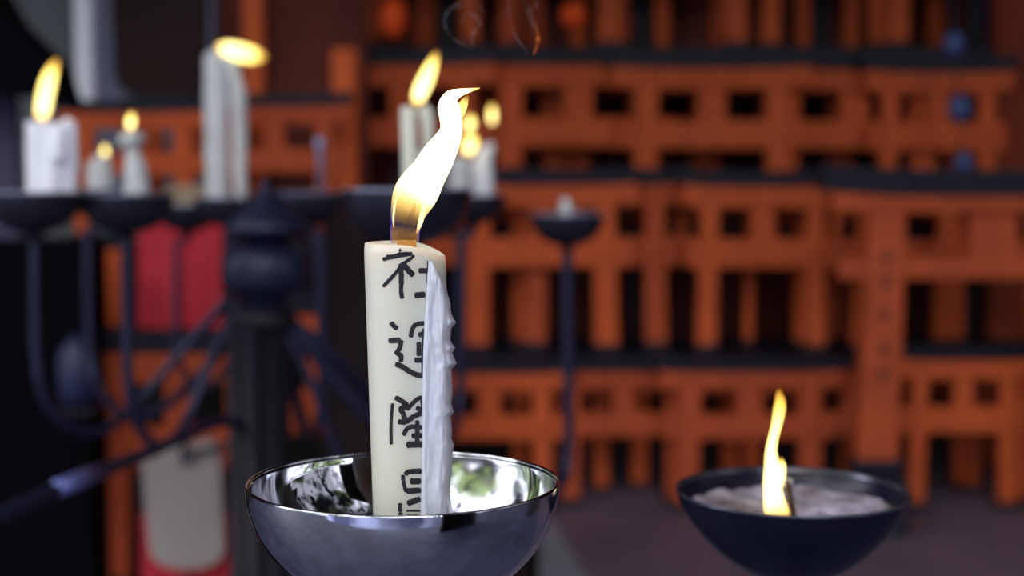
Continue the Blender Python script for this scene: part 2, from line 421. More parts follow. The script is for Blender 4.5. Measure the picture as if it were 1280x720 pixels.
# smoke above
def wisp(pts, Y, mat, nm, label, cat, kind=None):
    s = spline(pts, 10); path = [(PY(x, y, Y+.004*math.sin(i*.2)), r/F*Y) for i, (x, y, r) in enumerate(s)]
    vf = tube(path, 12, 1.6); at = []
    for i in range(len(path)): at += [i/(len(path)-1)]*12
    return vf, at
parts = [[(591, 64, 1.5), (584, 58, 2.2), (572, 52, 3), (562, 44, 3), (557, 34, 3.5), (556, 22, 4), (562, 12, 4), (574, 6, 5), (590, 4, 4), (600, 10, 3), (605, 20, 2)],
         [(566, 46, 1), (578, 48, 1.8), (588, 45, 2), (595, 38, 2), (599, 28, 4), (594, 20, 5), (584, 18, 4), (578, 26, 3), (574, 36, 1.5)],
         [(590, 62, 1.5), (590, 52, 3), (592, 42, 4), (590, 30, 5)]]
vfs = []; ats = []
for p in parts:
    v, a = wisp(p, AY, smoke_m, '', '', ''); vfs.append(v); ats += a
o = mesh('smoke_wisp', join(*vfs), smoke_m, None, attr=ats); tag(o, 'faint curled smoke ring drifting above the tall candle flame', 'smoke', 'thin smoke wisps', 'stuff')
parts = [[(664, 74, 1), (655, 60, 2.5), (644, 45, 3), (638, 28, 3), (636, 12, 3.5), (638, -8, 4)], [(670, 48, 2), (668, 34, 4), (662, 18, 5), (658, 4, 5), (660, -10, 4)], [(660, 8, 1), (664, 12, 2.5), (670, 8, 3), (671, -4, 3)]]
vfs = []; ats = []
for p in parts:
    v, a = wisp(p, AY, smoke_m, '', '', ''); vfs.append(v); ats += a
o = mesh('smoke_wisp', join(*vfs), smoke_m, None, attr=ats); tag(o, 'faint double strand of smoke right of the curled smoke ring', 'smoke', 'thin smoke wisps', 'stuff')
v, a = wisp([(665, 72, .6), (669, 63, 3), (672, 52, 3.6), (672, 42, 3.5), (668, 28, 3)], AY-.002, ember_m, '', '', '')
o = mesh('flame_shred', v, ember_m, None, attr=a); tag(o, 'small dim orange shred of flame in the smoke above', 'flame')

# ------------------------------------------------------------------ right bowl
B2 = PY(990, 614, .607)
r2 = root('candle_bowl', 'dark blue enamel bowl on a pole at the right, full of melted wax', 'bowl', (B2.x, B2.y, 0))
outer2 = [(.050, 0), (.0478, -.006), (.0442, -.012), (.0396, -.018), (.0335, -.0245), (.0262, -.0306), (.017, -.036), (.008, -.0388), (0, -.0395)]
bowl_part('bowl', B2, outer2, navy_enamel, r2, .0012)
# bright worn inside face
inn = [(r-.0014, z-.0004) for r, z in outer2[:6]]
mesh('bowl_lining', lathe(B2, [(a, b+.0002) for a, b in spline(inn, 4)], 80), inner_enamel, r2)
mesh('rim', tube([(B2+Vector((.0495*math.cos(a), .0495*math.sin(a), .0003)), .0007) for a in [2*PI*k/96 for k in range(97)]], 8, caps=False), inner_enamel, r2)
mesh('pole', tube([(Vector((B2.x, B2.y, .012)), .006), (Vector((B2.x, B2.y, B2.z-.039)), .006)], 20), darkmetal, r2)
mesh('base', lathe((B2.x, B2.y, 0), [(.085, 0), (.085, .006), (.03, .012), (.007, .02)], 40, True, True), darkmetal, r2)
def puddle():
    V, Fs = [], []; NR, NA = 26, 72; R = .0446
    for i in range(NR+1):
        r = R*i/NR
        for k in range(NA):
            a = 2*PI*k/NA; x, y = r*math.cos(a), r*math.sin(a)
            h = noise.fractal(Vector((x*70, y*70, 2)), .8, 2, 4)*.0024
            h += .004*(i/NR)**3 if i < NR else .003
            V.append(B2+Vector((x, y, -.0105+h*(1 if i < NR else .9))))
    for i in range(NR):
        for k in range(NA):
            a = i*NA+k; b = i*NA+(k+1) % NA; Fs.append((a, a+NA, b+NA, b))
    Fs.append(tuple(range(NA)))
    return V, Fs
o = mesh('melted_wax', puddle(), ash, None); tag(o, 'lumpy melted wax and soot filling the dark blue bowl', 'wax')
rs = root('candle_stub', 'burnt-down candle wick with a thin wavy flame in the dark blue bowl', 'candle', PY(975, 640, .60))
mesh('wick', tube([(PY(x, y, .60), r/F*.6) for x, y, r in spline([(992, 650, 5), (990, 638, 5), (987, 620, 4), (985, 607, 4), (983, 600, 2)], 4)], 10), wick_m, rs)
mesh('wick', tube([(PY(x, y, .602), r/F*.6) for x, y, r in spline([(974, 607, 2), (982, 604, 5.5), (987, 603, 5), (989, 608, 2)], 4)], 10), wax_pale, rs, label='pale knob of unburnt wax')
flame([(972, 650, 21), (971, 640, 20), (968, 628, 17), (966, 612, 14.5), (966, 600, 15), (966, 588, 13.5), (964.5, 576, 10.5), (964, 562, 8), (967, 546, 7), (971, 530, 7.5), (974, 514, 9), (975, 502, 8), (974, 493, 5), (975, 487, 1)], .597, flame_near, rs, .5)
flame([(976, 600, 6), (977, 590, 6), (977, 580, 5), (976, 572, 1)], .5965, flame_near, rs, .5, bot_t=.2)

# ------------------------------------------------------------------ branching candle stand
HUBY = 1.65
hp = PY(332, 380, HUBY)
cs = root('candle_stand', 'dark iron candle stand, curved arms with cups around a capped post', 'candle stand', (hp.x, hp.y, 0))
def plathe(name, cx, prof, Y, mat, parent, seg=32):
    pts = [(w/F*Y, PY(cx, y, Y).z) for y, w in reversed(prof)]
    c = PY(cx, prof[0][0], Y)
    return mesh(name, lathe((c.x, c.y, 0), pts, seg, True, True), mat, parent)
plathe('finial', 332, [(221, 2), (228, 4), (240, 11), (252, 22), (264, 34), (276, 48), (284, 53), (292, 50), (297, 32), (302, 26)], HUBY, darkmetal, cs)
plathe('hub', 332, [(302, 26), (308, 34), (314, 50), (325, 55), (350, 56), (360, 50), (367, 34), (374, 24), (384, 26)], HUBY, darkmetal, cs)
plathe('collar', 332, [(384, 24), (388, 38), (408, 40), (414, 30)], HUBY, iron, cs)
bz = .02
mesh('post', lathe((hp.x, hp.y, 0), [(.027, bz), (.027, PY(332, 384, HUBY).z)], 24, True, True), iron, cs)
mesh('base', lathe((hp.x, hp.y, 0), [(.26, 0), (.26, .02), (.10, .05), (.036, .10)], 40, True, True), iron, cs)
for k, (dx, yb) in enumerate(((-30, 0), (-10, -.034))):
    x = hp.x+dx/F*HUBY
    mesh('brace', tube([(Vector((x, hp.y-.03+yb*.3, .06)), .012), (Vector((x, hp.y-.03+yb*.3, PY(332, 400, HUBY).z)), .012)], 12), iron, cs)
# small cups on arms: centre x, rim y, distance, arm path in photo pixels (from cup down to the hub), arm radius in metres
cups = [
 (42, 241, 1.48, [(44, 298), (44, 380), (46, 450), (56, 498), (82, 530), (118, 541), (150, 525), (176, 499), (230, 436), (290, 368)], .0055),
 (158, 243, 1.53, [(158, 300), (159, 400), (161, 480), (170, 525), (192, 555), (218, 548), (238, 515), (262, 455), (300, 378)], .0060),
 (126, 237, 2.05, [(110, 290), (111, 400), (116, 460), (134, 500), (165, 520), (210, 505), (250, 470), (310, 400)], .0065),
 (234, 256, 2.20, [(221, 305), (221, 400), (224, 450), (240, 478), (265, 480), (290, 450), (318, 396)], .0055),
 (288, 247, 2.00, [(288, 300), (290, 360), (300, 392)], .006),
 (390, 241, 1.93, [(400, 298), (402, 400), (402, 500), (394, 540), (384, 545), (372, 505), (357, 440), (342, 384)], .0075),
 (509, 238, 1.10, [(509, 300), (509, 420), (507, 540), (498, 600), (470, 622), (430, 580), (390, 480), (346, 392)], .0050),
 (592, 244, 2.10, [(576, 300), (576, 420), (574, 500), (562, 545), (530, 562), (490, 540), (440, 470), (352, 392)], .0080),
 (709, 268, 1.89, [(709, 316), (710, 440), (710, 570), (696, 612), (650, 640), (560, 600), (450, 510), (354, 396)], .0075),
]
# cup shape
cupo = [(.050, 0), (.0493, -.007), (.0472, -.015), (.043, -.023), (.036, -.0305), (.026, -.037), (.013, -.0415), (.007, -.046), (.0055, -.053)]
for i, (cx, cy, Y, path, r) in enumerate(cups):
    c = PY(cx, cy, Y)
    s = spline(path, 8); n = len(s); pts = []
    for j, (x, y) in enumerate(s):
        q = j/(n-1); q = max(0, (q-.25)/.75); q = q*q*(3-2*q)
        pts.append((PY(x, y, Y+(HUBY-Y)*q), r))
    if i != 2: pts.insert(0, (c+Vector((0, 0, -.050)), r))
    else: pts.insert(0, (c+Vector((-.008, 0, -.045)), r))
    arm = mesh('arm', tube(pts, 12), darkmetal, cs)
    sc_r = 1.0
    inner = [(max(a-.0014, .0004), b+.0010) for a, b in cupo[:7]]
    prof = [(a, b) for a, b in reversed(spline(cupo, 3))]+[(.0497, .0006), (.0488, .0006)]+spline(inner, 3)
    mesh('candle_cup', lathe(c, prof, 48, True, True), cupm, arm)
    mesh('cup_rim', tube([(c+Vector((.0494*math.cos(a), .0494*math.sin(a), .0004)), .0011) for a in [2*PI*k/64 for k in range(65)]], 8, caps=False), rimm, arm)
# long low arm running off to the left
pts = [(-90, 684, 1.05), (0, 644, 1.12), (60, 616, 1.18), (124, 590, 1.26), (190, 564, 1.36), (240, 541, 1.46), (278, 528, 1.56), (318, 532, 1.64)]
low = mesh('arm', tube([(PY(x, y, d), .0062) for x, y, d in spline(pts, 8)], 12), darkmetal, cs)
mesh('arm_highlight', tube([(PY(72, 610.5, 1.19), .0074), (PY(122, 591, 1.255), .0078)], 16), highlight_m, low)  # short tube added as the blue highlight on the rod
up = [(-90, 684, 1.05), (-130, 680, 1.0), (-150, 620, .97), (-152, 420, .97), (-152, 330, .97)]
mesh('arm_upright', tube([(PY(x, y, d), .0062) for x, y, d in spline(up, 6)], 12), darkmetal, low)
c = PY(-152, 248, .97)
mesh('candle_cup', lathe(c, [(a, b) for a, b in reversed(spline(cupo, 3))]+[(.0497, .0006), (.0488, .0006)], 48, True), iron, low)
# thin burnt spike in the cup right of the finial
mesh('spike', tube([(PY(402, 262, 1.93), .005), (PY(401, 200, 1.93), .0045), (PY(400, 186, 1.93), .006), (PY(400, 176, 1.93), .008), (PY(400, 170, 1.93), .003)], 10), greymetal, cs)

# candles standing in the cups
def lumpy(path, seg=24, amp=.1, freq=30, seed=0, drip=.0):
    V, Fs = tube(path, seg)
    n = len(path)
    for i in range(n):
        p, r = path[i]
        for k in range(seg):
            v = V[i*seg+k]; d = v-p
            q = noise.noise(Vector((d.x*freq*4, d.y*freq*4+seed, v.z*freq)))*amp*r
            if drip and d.x > 0: q += drip*r*(.5+noise.noise(Vector((d.x*90, seed*2, v.z*25))))
            V[i*seg+k] = v+d.normalized()*q if d.length > 1e-6 else v
    return V, Fs
def small_candle(label, Y, path, flames, mat=wax_pale, amp=.1, wick=None, extra=None, drip=0, seed=0, name='candle'):
    s = spline(path, 8)
    pts = [(PY(x, y, Y), r/F*Y) for x, y, r in s]
    t = root(name, label, 'candle', pts[0][0])
    mesh('wax_body', lumpy(pts, amp=amp, seed=seed, drip=drip), mat, t)
    if extra:
        for e in extra:
            mesh('wax_drip', lumpy([(PY(x, y, Y+dy), r/F*Y) for x, y, r, dy in spline(e, 8)], amp=.25, seed=seed+5), mat, t)
    if wick: mesh('wick', tube([(PY(x, y, Y), r/F*Y) for x, y, r in wick], 8), wick_m, t)
    for f in flames: flame(f, Y, flame_far, t, .7)
    return t
small_candle('stout white candle with a ragged melted lip, leftmost on the stand', 1.48,
    [(50, 262, 16), (50, 200, 16.5), (50, 170, 17), (49, 152, 17)],
    [[(51, 153, 5), (53, 140, 11), (57, 116, 12), (61, 100, 11), (66, 86, 8), (70, 77, 4), (72, 73, .6)]], whitepole, .05, [(50, 158, 2), (51, 146, 2)],
    [[(80, 262, 17, 0), (80, 220, 17, 0), (82, 185, 16, 0), (86, 160, 11, 0), (90, 150, 6, 0)], [(64, 262, 12, -.012), (66, 215, 11, -.012), (66, 185, 9, -.012), (67, 162, 8, -.012), (66, 156, 5, -.012)],
     [(72, 200, 9, -.02), (74, 172, 8, -.018), (75, 158, 5, -.015), (76, 153, 2, -.015)]], seed=1)
small_candle('short pale candle stub with a round flame, between the stout and the twisted candle', 2.05,
    [(126, 262, 17), (126, 232, 16), (125, 215, 15), (124, 203, 13), (121, 196, 8)], [[(130, 197, 2), (131, 190, 5), (131, 184, 3), (131, 180, .5)]], wax_pale, .2, [(127, 200, 2), (130, 194, 2)], seed=2)
small_candle('slim twisted candle with a bulging head and flared foot', 1.53,
    [(170, 262, 20), (172, 240, 17), (170, 222, 15), (168, 205, 12), (166, 192, 9), (165, 184, 10), (164, 178, 16), (163, 170, 15), (162, 165, 9)],
    [[(163, 163, 2), (163, 155, 6), (164, 147, 5), (165, 140, .6)]], wax_pale, .22, [(163, 168, 1.5), (163, 160, 1.5)], seed=3)
small_candle('tall grooved candle with a sideways blowing flame, behind the capped post', 2.00,
    [(273, 262, 14), (272, 232, 14.5), (271, 170, 15), (270, 110, 14.5), (269, 75, 13), (268, 64, 9)],
    [[(270, 58, 3), (279, 60, 9), (290, 63, 13), (302, 66, 13.5), (316, 69, 12), (328, 71, 6), (333, 72, .8)]], wax_pale, .16, [(270, 68, 2), (268, 54, 2)],
    [[(301, 262, 8, -.01), (300, 220, 8, -.01), (299, 170, 9, -.01), (297, 120, 9, -.01), (290, 84, 8, -.005), (282, 74, 6, 0)]], seed=4)
small_candle('split cream candle with an upright flame, behind the tall inscribed candle', 1.10,
    [(513, 262, 10), (513, 215, 10), (512, 170, 10), (511, 134, 9.5)],
    [[(521, 133, 4), (522, 125, 9), (526, 113, 12), (532, 100, 12), (537.5, 87, 10), (542, 76, 7), (545, 68, 3.5), (546, 64, .6)]], cream, .06, [(521, 140, 2), (521, 128, 2)],
    [[(537, 262, 7, 0), (536, 215, 7, 0), (535, 175, 7, 0), (533, 145, 8, 0), (526, 137, 8, 0)], [(524, 262, 9, .006), (524, 205, 9, .006), (524, 188, 7, .006)]], seed=5)
small_candle('short pale candle with two blown flames, half hidden by the big flame', 2.10,
    [(575, 262, 15), (575, 235, 14.5), (575, 205, 14), (575, 196, 10)],
    [[(582, 193, 4), (586, 184, 10), (590, 175, 9), (594, 168, 2)], [(584, 165, 3), (587, 156, 7), (588, 150, 6), (589, 143, 1)]], wax_pale, .1, [(576, 200, 2), (581, 190, 2)], seed=6)
small_candle('pale leaning strand of wax with a detached oval flame above its tip', 2.14,
    [(604, 262, 14), (602, 235, 15), (602, 212, 14), (606, 195, 10), (612, 184, 6), (616, 179, 2)],
    [[(614, 156, 1), (615, 150, 4.5), (615, 138, 4.5), (615, 130, 1)]], whitepole, .2, [(615, 181, 1.5), (616, 174, 1.5)], seed=7)
small_candle('tiny burnt-out stub in the lone cup right of the inscribed candle', 1.89,
    [(708, 292, 11), (708, 272, 9), (708, 262, 8), (707, 252, 6), (706, 247, 3)], [], wax_pale, .25, [(706, 250, 1), (705, 243, 1)], seed=8)

# ------------------------------------------------------------------ votive torii
def kasagi_vf(w, z0, z1, d, lift, over):
    V, Fs = [], []; N = 16
    for i in range(N+1):
        u = i/N*2-1; x = u*w/2; l = lift*abs(u)**3
        for (yy, zz) in ((-d, z0+l), (-d-over, z1+l), (d+over, z1+l), (d, z0+l)):
            V.append(Vector((x, yy, zz)))
    for i in range(N):
        for k in range(4):
            a = i*4+k; b = i*4+(k+1) % 4; Fs.append((a, b, b+4, a+4))
    Fs.append((3, 2, 1, 0)); Fs.append(tuple(N*4+k for k in range(4)))
    return V, Fs
def make_torii(name='votive_torii'):
    t = root(name, '-', 'torii', (0, 0, 0))
    for s in (-1, 1):
        x0 = s*.5; V, Fs = [], []
        V, Fs = box(-.09, .09, -.07, .07, .03, .86, .012)
        V = [Vector((v.x*(1.08-.12*v.z)+x0*(1.05-.06*v.z), v.y, v.z)) for v in V]
        p = mesh('pillar', (V, Fs), vermilion, t, smooth=False)
        mesh('foot', box(x0*1.05-.115, x0*1.05+.115, -.09, .09, 0, .05, .01), blackpaint, p, smooth=False)
    mesh('top_beam', kasagi_vf(1.62, .915, 1.0, .085, .018, .012), blackpaint, t, smooth=False)
    mesh('under_beam', kasagi_vf(1.52, .80, .915, .07, .016, .005), vermilion, t, smooth=False)
    mesh('tie_beam', box(-.72, .72, -.05, .05, .47, .63, .008), vermilion, t, smooth=False)
    mesh('centre_strut', box(-.11, .11, -.04, .04, .63, .80, .006), vermilion, t, smooth=False)
    return t
proto = make_torii()
used = [False]
def place_torii(cx, top, bot, sep, Y, label, group, tilt=0, yaw=0):
    a = PY(cx, bot, Y); b = PY(cx, top, Y)
    if not used[0]: t = proto; used[0] = True
    else:
        t = proto.copy(); C.objects.link(t)
        for ch in list(proto.children):
            c = ch.copy(); C.objects.link(c); c.parent = t
            for g in ch.children:
                d = g.copy(); C.objects.link(d); d.parent = c
    H = b.z-a.z; W = sep/F*Y
    t.location = a; t.scale = (W, H*.62, H); t.rotation_euler = (0, math.radians(tilt), math.radians(yaw))
    t['label'] = label; t['group'] = group
    # some torii are freshly painted, others have weathered for years
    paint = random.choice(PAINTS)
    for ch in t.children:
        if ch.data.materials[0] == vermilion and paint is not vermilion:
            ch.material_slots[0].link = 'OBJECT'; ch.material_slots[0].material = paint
    return t
ordn = ['first', 'second', 'third', 'fourth', 'fifth', 'sixth', 'seventh', 'eighth', 'ninth', 'tenth']
def row(items, rown, top, bot, Y, layer):
    for i, it in enumerate(items):
        cx, sep = it[0], it[1]; dt = it[2] if len(it) > 2 else 0; tl = it[3] if len(it) > 3 else 0
        place_torii(cx, top+dt, bot, sep, Y+(.04 if layer == 'front' else .03)*(i % 2), 'vermilion votive torii, %s from left in the %s layer of the %s row' % (ordn[i], layer, rown), 'votive torii on the rack, %s row' % rown, tl, random.uniform(-2, 2))
YA, YB, YC, YD = 3.25, 3.02, 2.89, 3.37
row([(505, 150), (722, 165), (888, 160, 4), (1065, 165, 6), (1168, 120, 10)], 'upper middle', 63, 290, YA, 'front')
row([(610, 160, 12), (800, 150, 13), (965, 160, 12), (1120, 130, 13)], 'upper middle', 63, 290, YA+.16, 'back')
row([(677, 155), (744, 145), (950, 130, 2), (1032, 66, 4, 3)], 'lower middle', 212, 441, YB, 'front')
row([(590, 120, 4), (850, 74, 3), (965, 60, 6), (1110, 150, 10), (1233, 110, 10)], 'lower middle', 212, 441, YB+.10, 'back')
row([(612, 130), (778, 128, -2), (935, 150, -2), (1060, 90, -6), (1200, 110, -18), (1330, 110, -22)], 'bottom', 450, 634, YC, 'front')
row([(700, 100, 13), (855, 110, 12), (1000, 120, 12), (1140, 120, 12), (1260, 90, 13)], 'bottom', 450, 634, YC+.17, 'back')
row([(525, 120), (705, 130), (840, 150), (1030, 130), (1190, 130)], 'top', -125, 62, YD, 'front')
row([(600, 130), (775, 100), (950, 100), (1115, 100)], 'top', -125, 62, YD+.15, 'back')
big = place_torii(1232, 212, 590, 268, 2.72, 'largest vermilion torii at the right, its left pillar reaching down over the bottom row', 'large torii', 0, 0)
# ink marks on the big torii's left pillar
for ch_ in big.children:
    k_ = ch_.name.split('.')[0]
    if k_ == 'tie_beam': ch_.scale.z = .45; ch_.location.z = .431
    if k_ == 'under_beam': ch_.scale.z = .5; ch_.location.z = .46
    if k_ == 'centre_strut': ch_.location.z = .07
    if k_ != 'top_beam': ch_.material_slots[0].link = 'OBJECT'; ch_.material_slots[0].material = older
lp = [c for c in big.children if c.name.startswith('pillar')][0]
bpy.context.view_layer.update()
mi = lp.matrix_world.inverted()
yf = min((lp.matrix_world @ v.co).y for v in lp.data.vertices)
for (mx, my) in ((1108, 322), (1107, 352), (1106, 392), (1104, 436), (1103, 470)):
    st = []
    for (ax, ay, bx, by) in ((-7, -5, 7, -5), (0, -8, 0, 8), (-6, 5, 6, 3)):
        st.append(tube([(PY(mx+ax, my+ay, 2.70), .0028), (PY(mx+bx, my+by, 2.70), .0028)], 6, .4))
    mv, mf = join(*st)
    me = bpy.data.meshes.new('ink_mark'); me.from_pydata([mi @ Vector((v.x, yf-.0005+(v.y-2.70)*.4, v.z)) for v in mv], [], mf); me.materials.append(ink)
    io = bpy.data.objects.new('ink_mark', me); C.objects.link(io); io.parent = lp

# left-hand torii
zben = PY(0, 735, 2.42).z; zshelf = PY(0, 300, 2.75).z
for i, (cx, top, bot, sep, Y, tl) in enumerate([(170, 126, 300, 120, 2.75, 0), (345, 118, 300, 120, 2.78, 0), (252, 126, 300, 110, 2.95, 0)]):
    place_torii(cx, top, bot, sep, Y, 'vermilion votive torii %s on the upper left shelf' % ['furthest left', 'right of the tall grooved candle', 'half hidden behind two others'][i], 'votive torii behind the candle stand', tl)
place_torii(228, 412, 735, 150, 2.42, 'larger vermilion torii low at the left with a pale plaque in front', 'votive torii behind the candle stand', 0).location.z = zben
place_torii(400, 402, 735, 120, 2.62, 'vermilion torii low behind the post of the candle stand', 'votive torii behind the candle stand', 0).location.z = zben
o = mesh('red_post', join(box(*(PY(416, 300, 2.9).x, PY(446, 300, 2.9).x), 2.9, 2.96, PY(0, 300, 2.9).z, PY(0, 60, 2.9).z, .004)), vermilion, None, smooth=False)
tag(o, 'upright vermilion board between the left torii and the rack', 'post')
o = mesh('orange_board', box(PY(126, 400, 2.6).x, PY(152, 400, 2.6).x, 2.6, 2.63, zben, zshelf-.012, .004), vermilion, None, smooth=False)
tag(o, 'narrow orange board between two thin arms of the stand', 'board')
for i, (x0, x1, Y, m, lb) in enumerate(((262, 458, 3.16, deepred, 'broad dark red-brown boarding behind the sideways flame and the empty cup'), (302, 328, 3.10, vermilion, 'narrow red upright on the dark boarding right of the sideways flame'))):
    o = mesh('wall_board', box(PY(x0, 0, Y).x, PY(x1, 0, Y).x, Y, Y+.03, zshelf, PY(0, -90, Y).z, .004), m, None, smooth=False)
    tag(o, lb, 'board')

# ------------------------------------------------------------------ rack, ledge, walls
zled = PY(0, 636, YC).z
rk = root('display_rack', 'dark wooden rack with four shelves of votive torii', 'rack', (PY(860, 300, 3.3).x, 3.2, zled))
def shelf(y0, y1, Yf, Yb, xl, xr):
    a = PY(xl, y0, Yf); b = PY(xr, y0, Yf); th = abs(PY(0, y1, Yf).z-a.z)
    mesh('shelf', box(a.x, b.x, Yf, Yb, a.z-th, a.z, .002), blackpaint, rk, smooth=False)
def shelfz(bot, Yrow, Yf, Yb, xl, xr, th=.018):
    z = PY(0, bot, Yrow).z; a = PY(xl, 0, Yf); b = PY(xr, 0, Yf)
    mesh('shelf', box(a.x, b.x, Yf, Yb, z-th, z, .002), blackpaint, rk, smooth=False)
# the torii of a row share their height; each back-layer torii stands on the same board
shelfz(290, YA, YA-.06, YA+.26, 432, 1300); shelfz(441, YB, YB-.045, YB+.28, 560, 1320, .034); shelfz(62, YD, YD-.06, YD+.26, 430, 1300)
for x in (560, 800, 1020, 1262):
    p = PY(x, 300, 3.62)
    mesh('upright', box(p.x-.02, p.x+.02, 3.60, 3.66, zled, 1.75, .003), blackpaint, rk, smooth=False)
mesh('back_panel', box(PY(430, 0, 3.68).x, PY(1340, 0, 3.68).x, 3.67, 3.70, zled, 1.8), deepred, rk, smooth=False)
# lower torii in the back layers: rest them on their boards
bpy.context.view_layer.update()
for o in list(C.objects):
    if o.name.startswith('votive_torii') and o.get('group', '').startswith('votive torii on the rack'):
        g = o['group']
        z = {'upper middle': PY(0, 290, YA).z, 'lower middle': PY(0, 441, YB).z, 'bottom': zled, 'top': PY(0, 62, YD).z}[g.split('rack, ')[1][:-4]]
        top = o.location.z+o.scale.z
        o.location.z = z; o.scale.z = top-z
o = mesh('red_upright', box(PY(1247, 0, 3.3).x, PY(1330, 0, 3.3).x, 3.3, 3.36, zled, 1.75, .005), dullred, None, smooth=False)
tag(o, 'dark red upright beam at the right edge above the large torii', 'beam')
o = mesh('shadow_strip', box(PY(1214, 0, 3.37).x, PY(1252, 0, 3.37).x, 3.37, 3.40, zled, 1.75, .004), blackpaint, None, smooth=False)  # black strip added where only a shadow falls beside the red beam
tag(o, 'black strip in place of the shadow beside the dark red beam at the right edge', 'beam')
# hanging beads, top right
ch = root('hanging_chain', 'chain of three blue-grey metal beads hanging at the upper right', 'chain', PY(1197, 205, 2.85))
mesh('cord', tube([(PY(1190, -80, 2.85), .002), (PY(1192, 55, 2.85), .002), (PY(1199, 135, 2.85), .002), (PY(1204, 205, 2.85), .002)], 8), cord_m, ch)
for x, y, rx in ((1192, 55, 13), (1199, 136, 14), (1204, 205, 12)):
    c = PY(x, y, 2.85); r = rx/F*2.85
    mesh('bead', lathe(c, [(r*math.cos(a), 1.25*r*math.sin(a)) for a in [math.radians(-88+16*k) for k in range(12)]], 20, True, True), beadm, ch)
for x, y, w, h, lb in ((492, 22, 17, 26, 'bright red rounded ornament above the upright flame'), (717, 20, 17, 16, 'bright red rounded ornament hanging in the top row, right of the smoke')):
    c = PY(x, y, 3.1); rx, rz = w/F*3.1, h/F*3.1
    rt = root('red_ornament', lb, 'ornament', c)
    mesh('body', lathe(c, [(rx*math.cos(a), rz*math.sin(a)) for a in [math.radians(-86+14*k) for k in range(13)]], 20, True, True), redglow, rt)
    mesh('cord', tube([(c+Vector((0, 0, rz)), .0015), (c+Vector((0, 0, rz+.25)), .0015)], 6), cord_m, rt)

def structure(name, vf, m):
    o = mesh(name, vf, m, None, smooth=False); o['kind'] = 'structure'; return o
structure('floor', box(-6, 6, -2, 6, -.1, 0), floorm)
structure('wall_back', box(-6, 6, 4.0, 4.1, 0, 3.4), wallm)
structure('shade_wall_right', box(2.6, 2.7, 1.2, 4.0, 0, 3.4), wallm)  # out-of-view side wall, added for shading
structure('ceiling', box(-6, 6, 1.5, 4.1, 2.35, 2.45), wallm)
structure('light_blocker', box(1.0, 2.5, -1.3, -1.2, 0, 3.4), wallm)  # unseen wall added behind the camera to keep daylight off the right-hand torii
# ledge with a pale kerb at its left end
x0a = PY(692, 640, 2.9).x
lv = [(.082, 3.9), (.082, 2.85), (.135, 2.35), (.20, 1.9), (2.55, 1.9), (2.55, 3.9)]
V = [Vector((x, y, z)) for z in (0, zled) for x, y in lv]; n = len(lv)
Fs = [tuple(range(n-1, -1, -1)), tuple(range(n, 2*n))]+[(i, (i+1) % n, (i+1) % n+n, i+n) for i in range(n)]
o = mesh('display_ledge', (V, Fs), ledge_m, None, smooth=False); tag(o, 'broad dusky purple ledge under the rack of torii', 'ledge')
kv = [(.081, 2.85), (.134, 2.35), (.199, 1.9), (.06, 1.9), (.045, 2.35), (.055, 2.85)]
V = [Vector((x, y, z)) for z in (0, zled-.004) for x, y in kv]; n = len(kv)
Fs = [tuple(range(n-1, -1, -1)), tuple(range(n, 2*n))]+[(i, (i+1) % n, (i+1) % n+n, i+n) for i in range(n)]
o = mesh('stone_kerb', (V, Fs), kerb_m, None, smooth=False); tag(o, 'pale grey stone kerb along the left end of the ledge', 'kerb')
# bottom row continues left of the ledge on a low bench
o = mesh('low_bench', box(PY(100, 0, 2.5).x, .03, 2.30, 3.3, PY(0, 735, 2.42).z-.03, PY(0, 735, 2.42).z, .003), blackpaint, None, smooth=False); tag(o, 'black bench under the low torii at the left', 'bench')
# left shelf under the upper-left torii
o = mesh('wall_shelf', box(PY(52, 0, 2.7).x, PY(462, 0, 2.7).x, 2.62, 3.21, PY(0, 300, 2.75).z-.012, PY(0, 300, 2.75).z, .002), blackpaint, None, smooth=False); tag(o, 'black shelf under the upper left torii behind the stand cups', 'shelf')
# pieces in the upper left
def slab(name, x0, x1, y0, y1, Y, th, m, label, cat, b=.003):
    o = mesh(name, box(PY(x0, (y0+y1)/2, Y).x, PY(x1, (y0+y1)/2, Y).x, Y, Y+th, PY(0, y1, Y).z, PY(0, y0, Y).z, b), m, None, smooth=False); tag(o, label, cat); return o
wpz = PY(0, -90, 3.2).z
o = mesh('grey_panel', box(PY(-60, 0, 3.2).x, PY(130, 0, 3.23).x, 3.22, 3.25, 0, wpz, .003), greywall, None, smooth=False); tag(o, 'dull grey panel in the upper left corner behind the white pole', 'panel')
wp = root('framed_panel', 'dark brown panel with a rounded lower corner in a blue-grey frame, upper left', 'panel', (PY(190, 0, 3.13).x, 3.13, zshelf))
mesh('frame', box(PY(116, 0, 3.13).x, PY(268, 0, 3.13).x, 3.12, 3.15, zshelf, wpz, .003), bluegrey, wp, smooth=False)
pl = []
for k in range(9):
    a = PI+k/8*PI/2; pl.append((176+34*math.cos(a), 86-34*math.sin(a)))
pl += [(256, 120), (256, -80), (136, -80)]
def prism(pl, Y, th):
    n = len(pl); V = [PY(x, y, Y) for x, y in pl]; V += [v+Vector((0, th, 0)) for v in V]
    return V, [tuple(range(n)), tuple(range(2*n-1, n-1, -1))]+[(i, i+n, (i+1) % n+n, (i+1) % n) for i in range(n)]
mesh('panel', prism(pl, 3.09, .03), brownwood, wp, smooth=False)
pp = PY(106, 60, 3.0); zt = PY(0, -80, 3.0).z; z0 = zshelf; r = 12/F*3.0
o = mesh('white_pole', lathe((pp.x, pp.y, 0), [(r*.3, z0), (r*.8, z0+.006), (r, z0+.02), (r, zt)], 20, True, True), whitepole, None); tag(o, 'white upright pole in the upper left above the torii', 'pole')
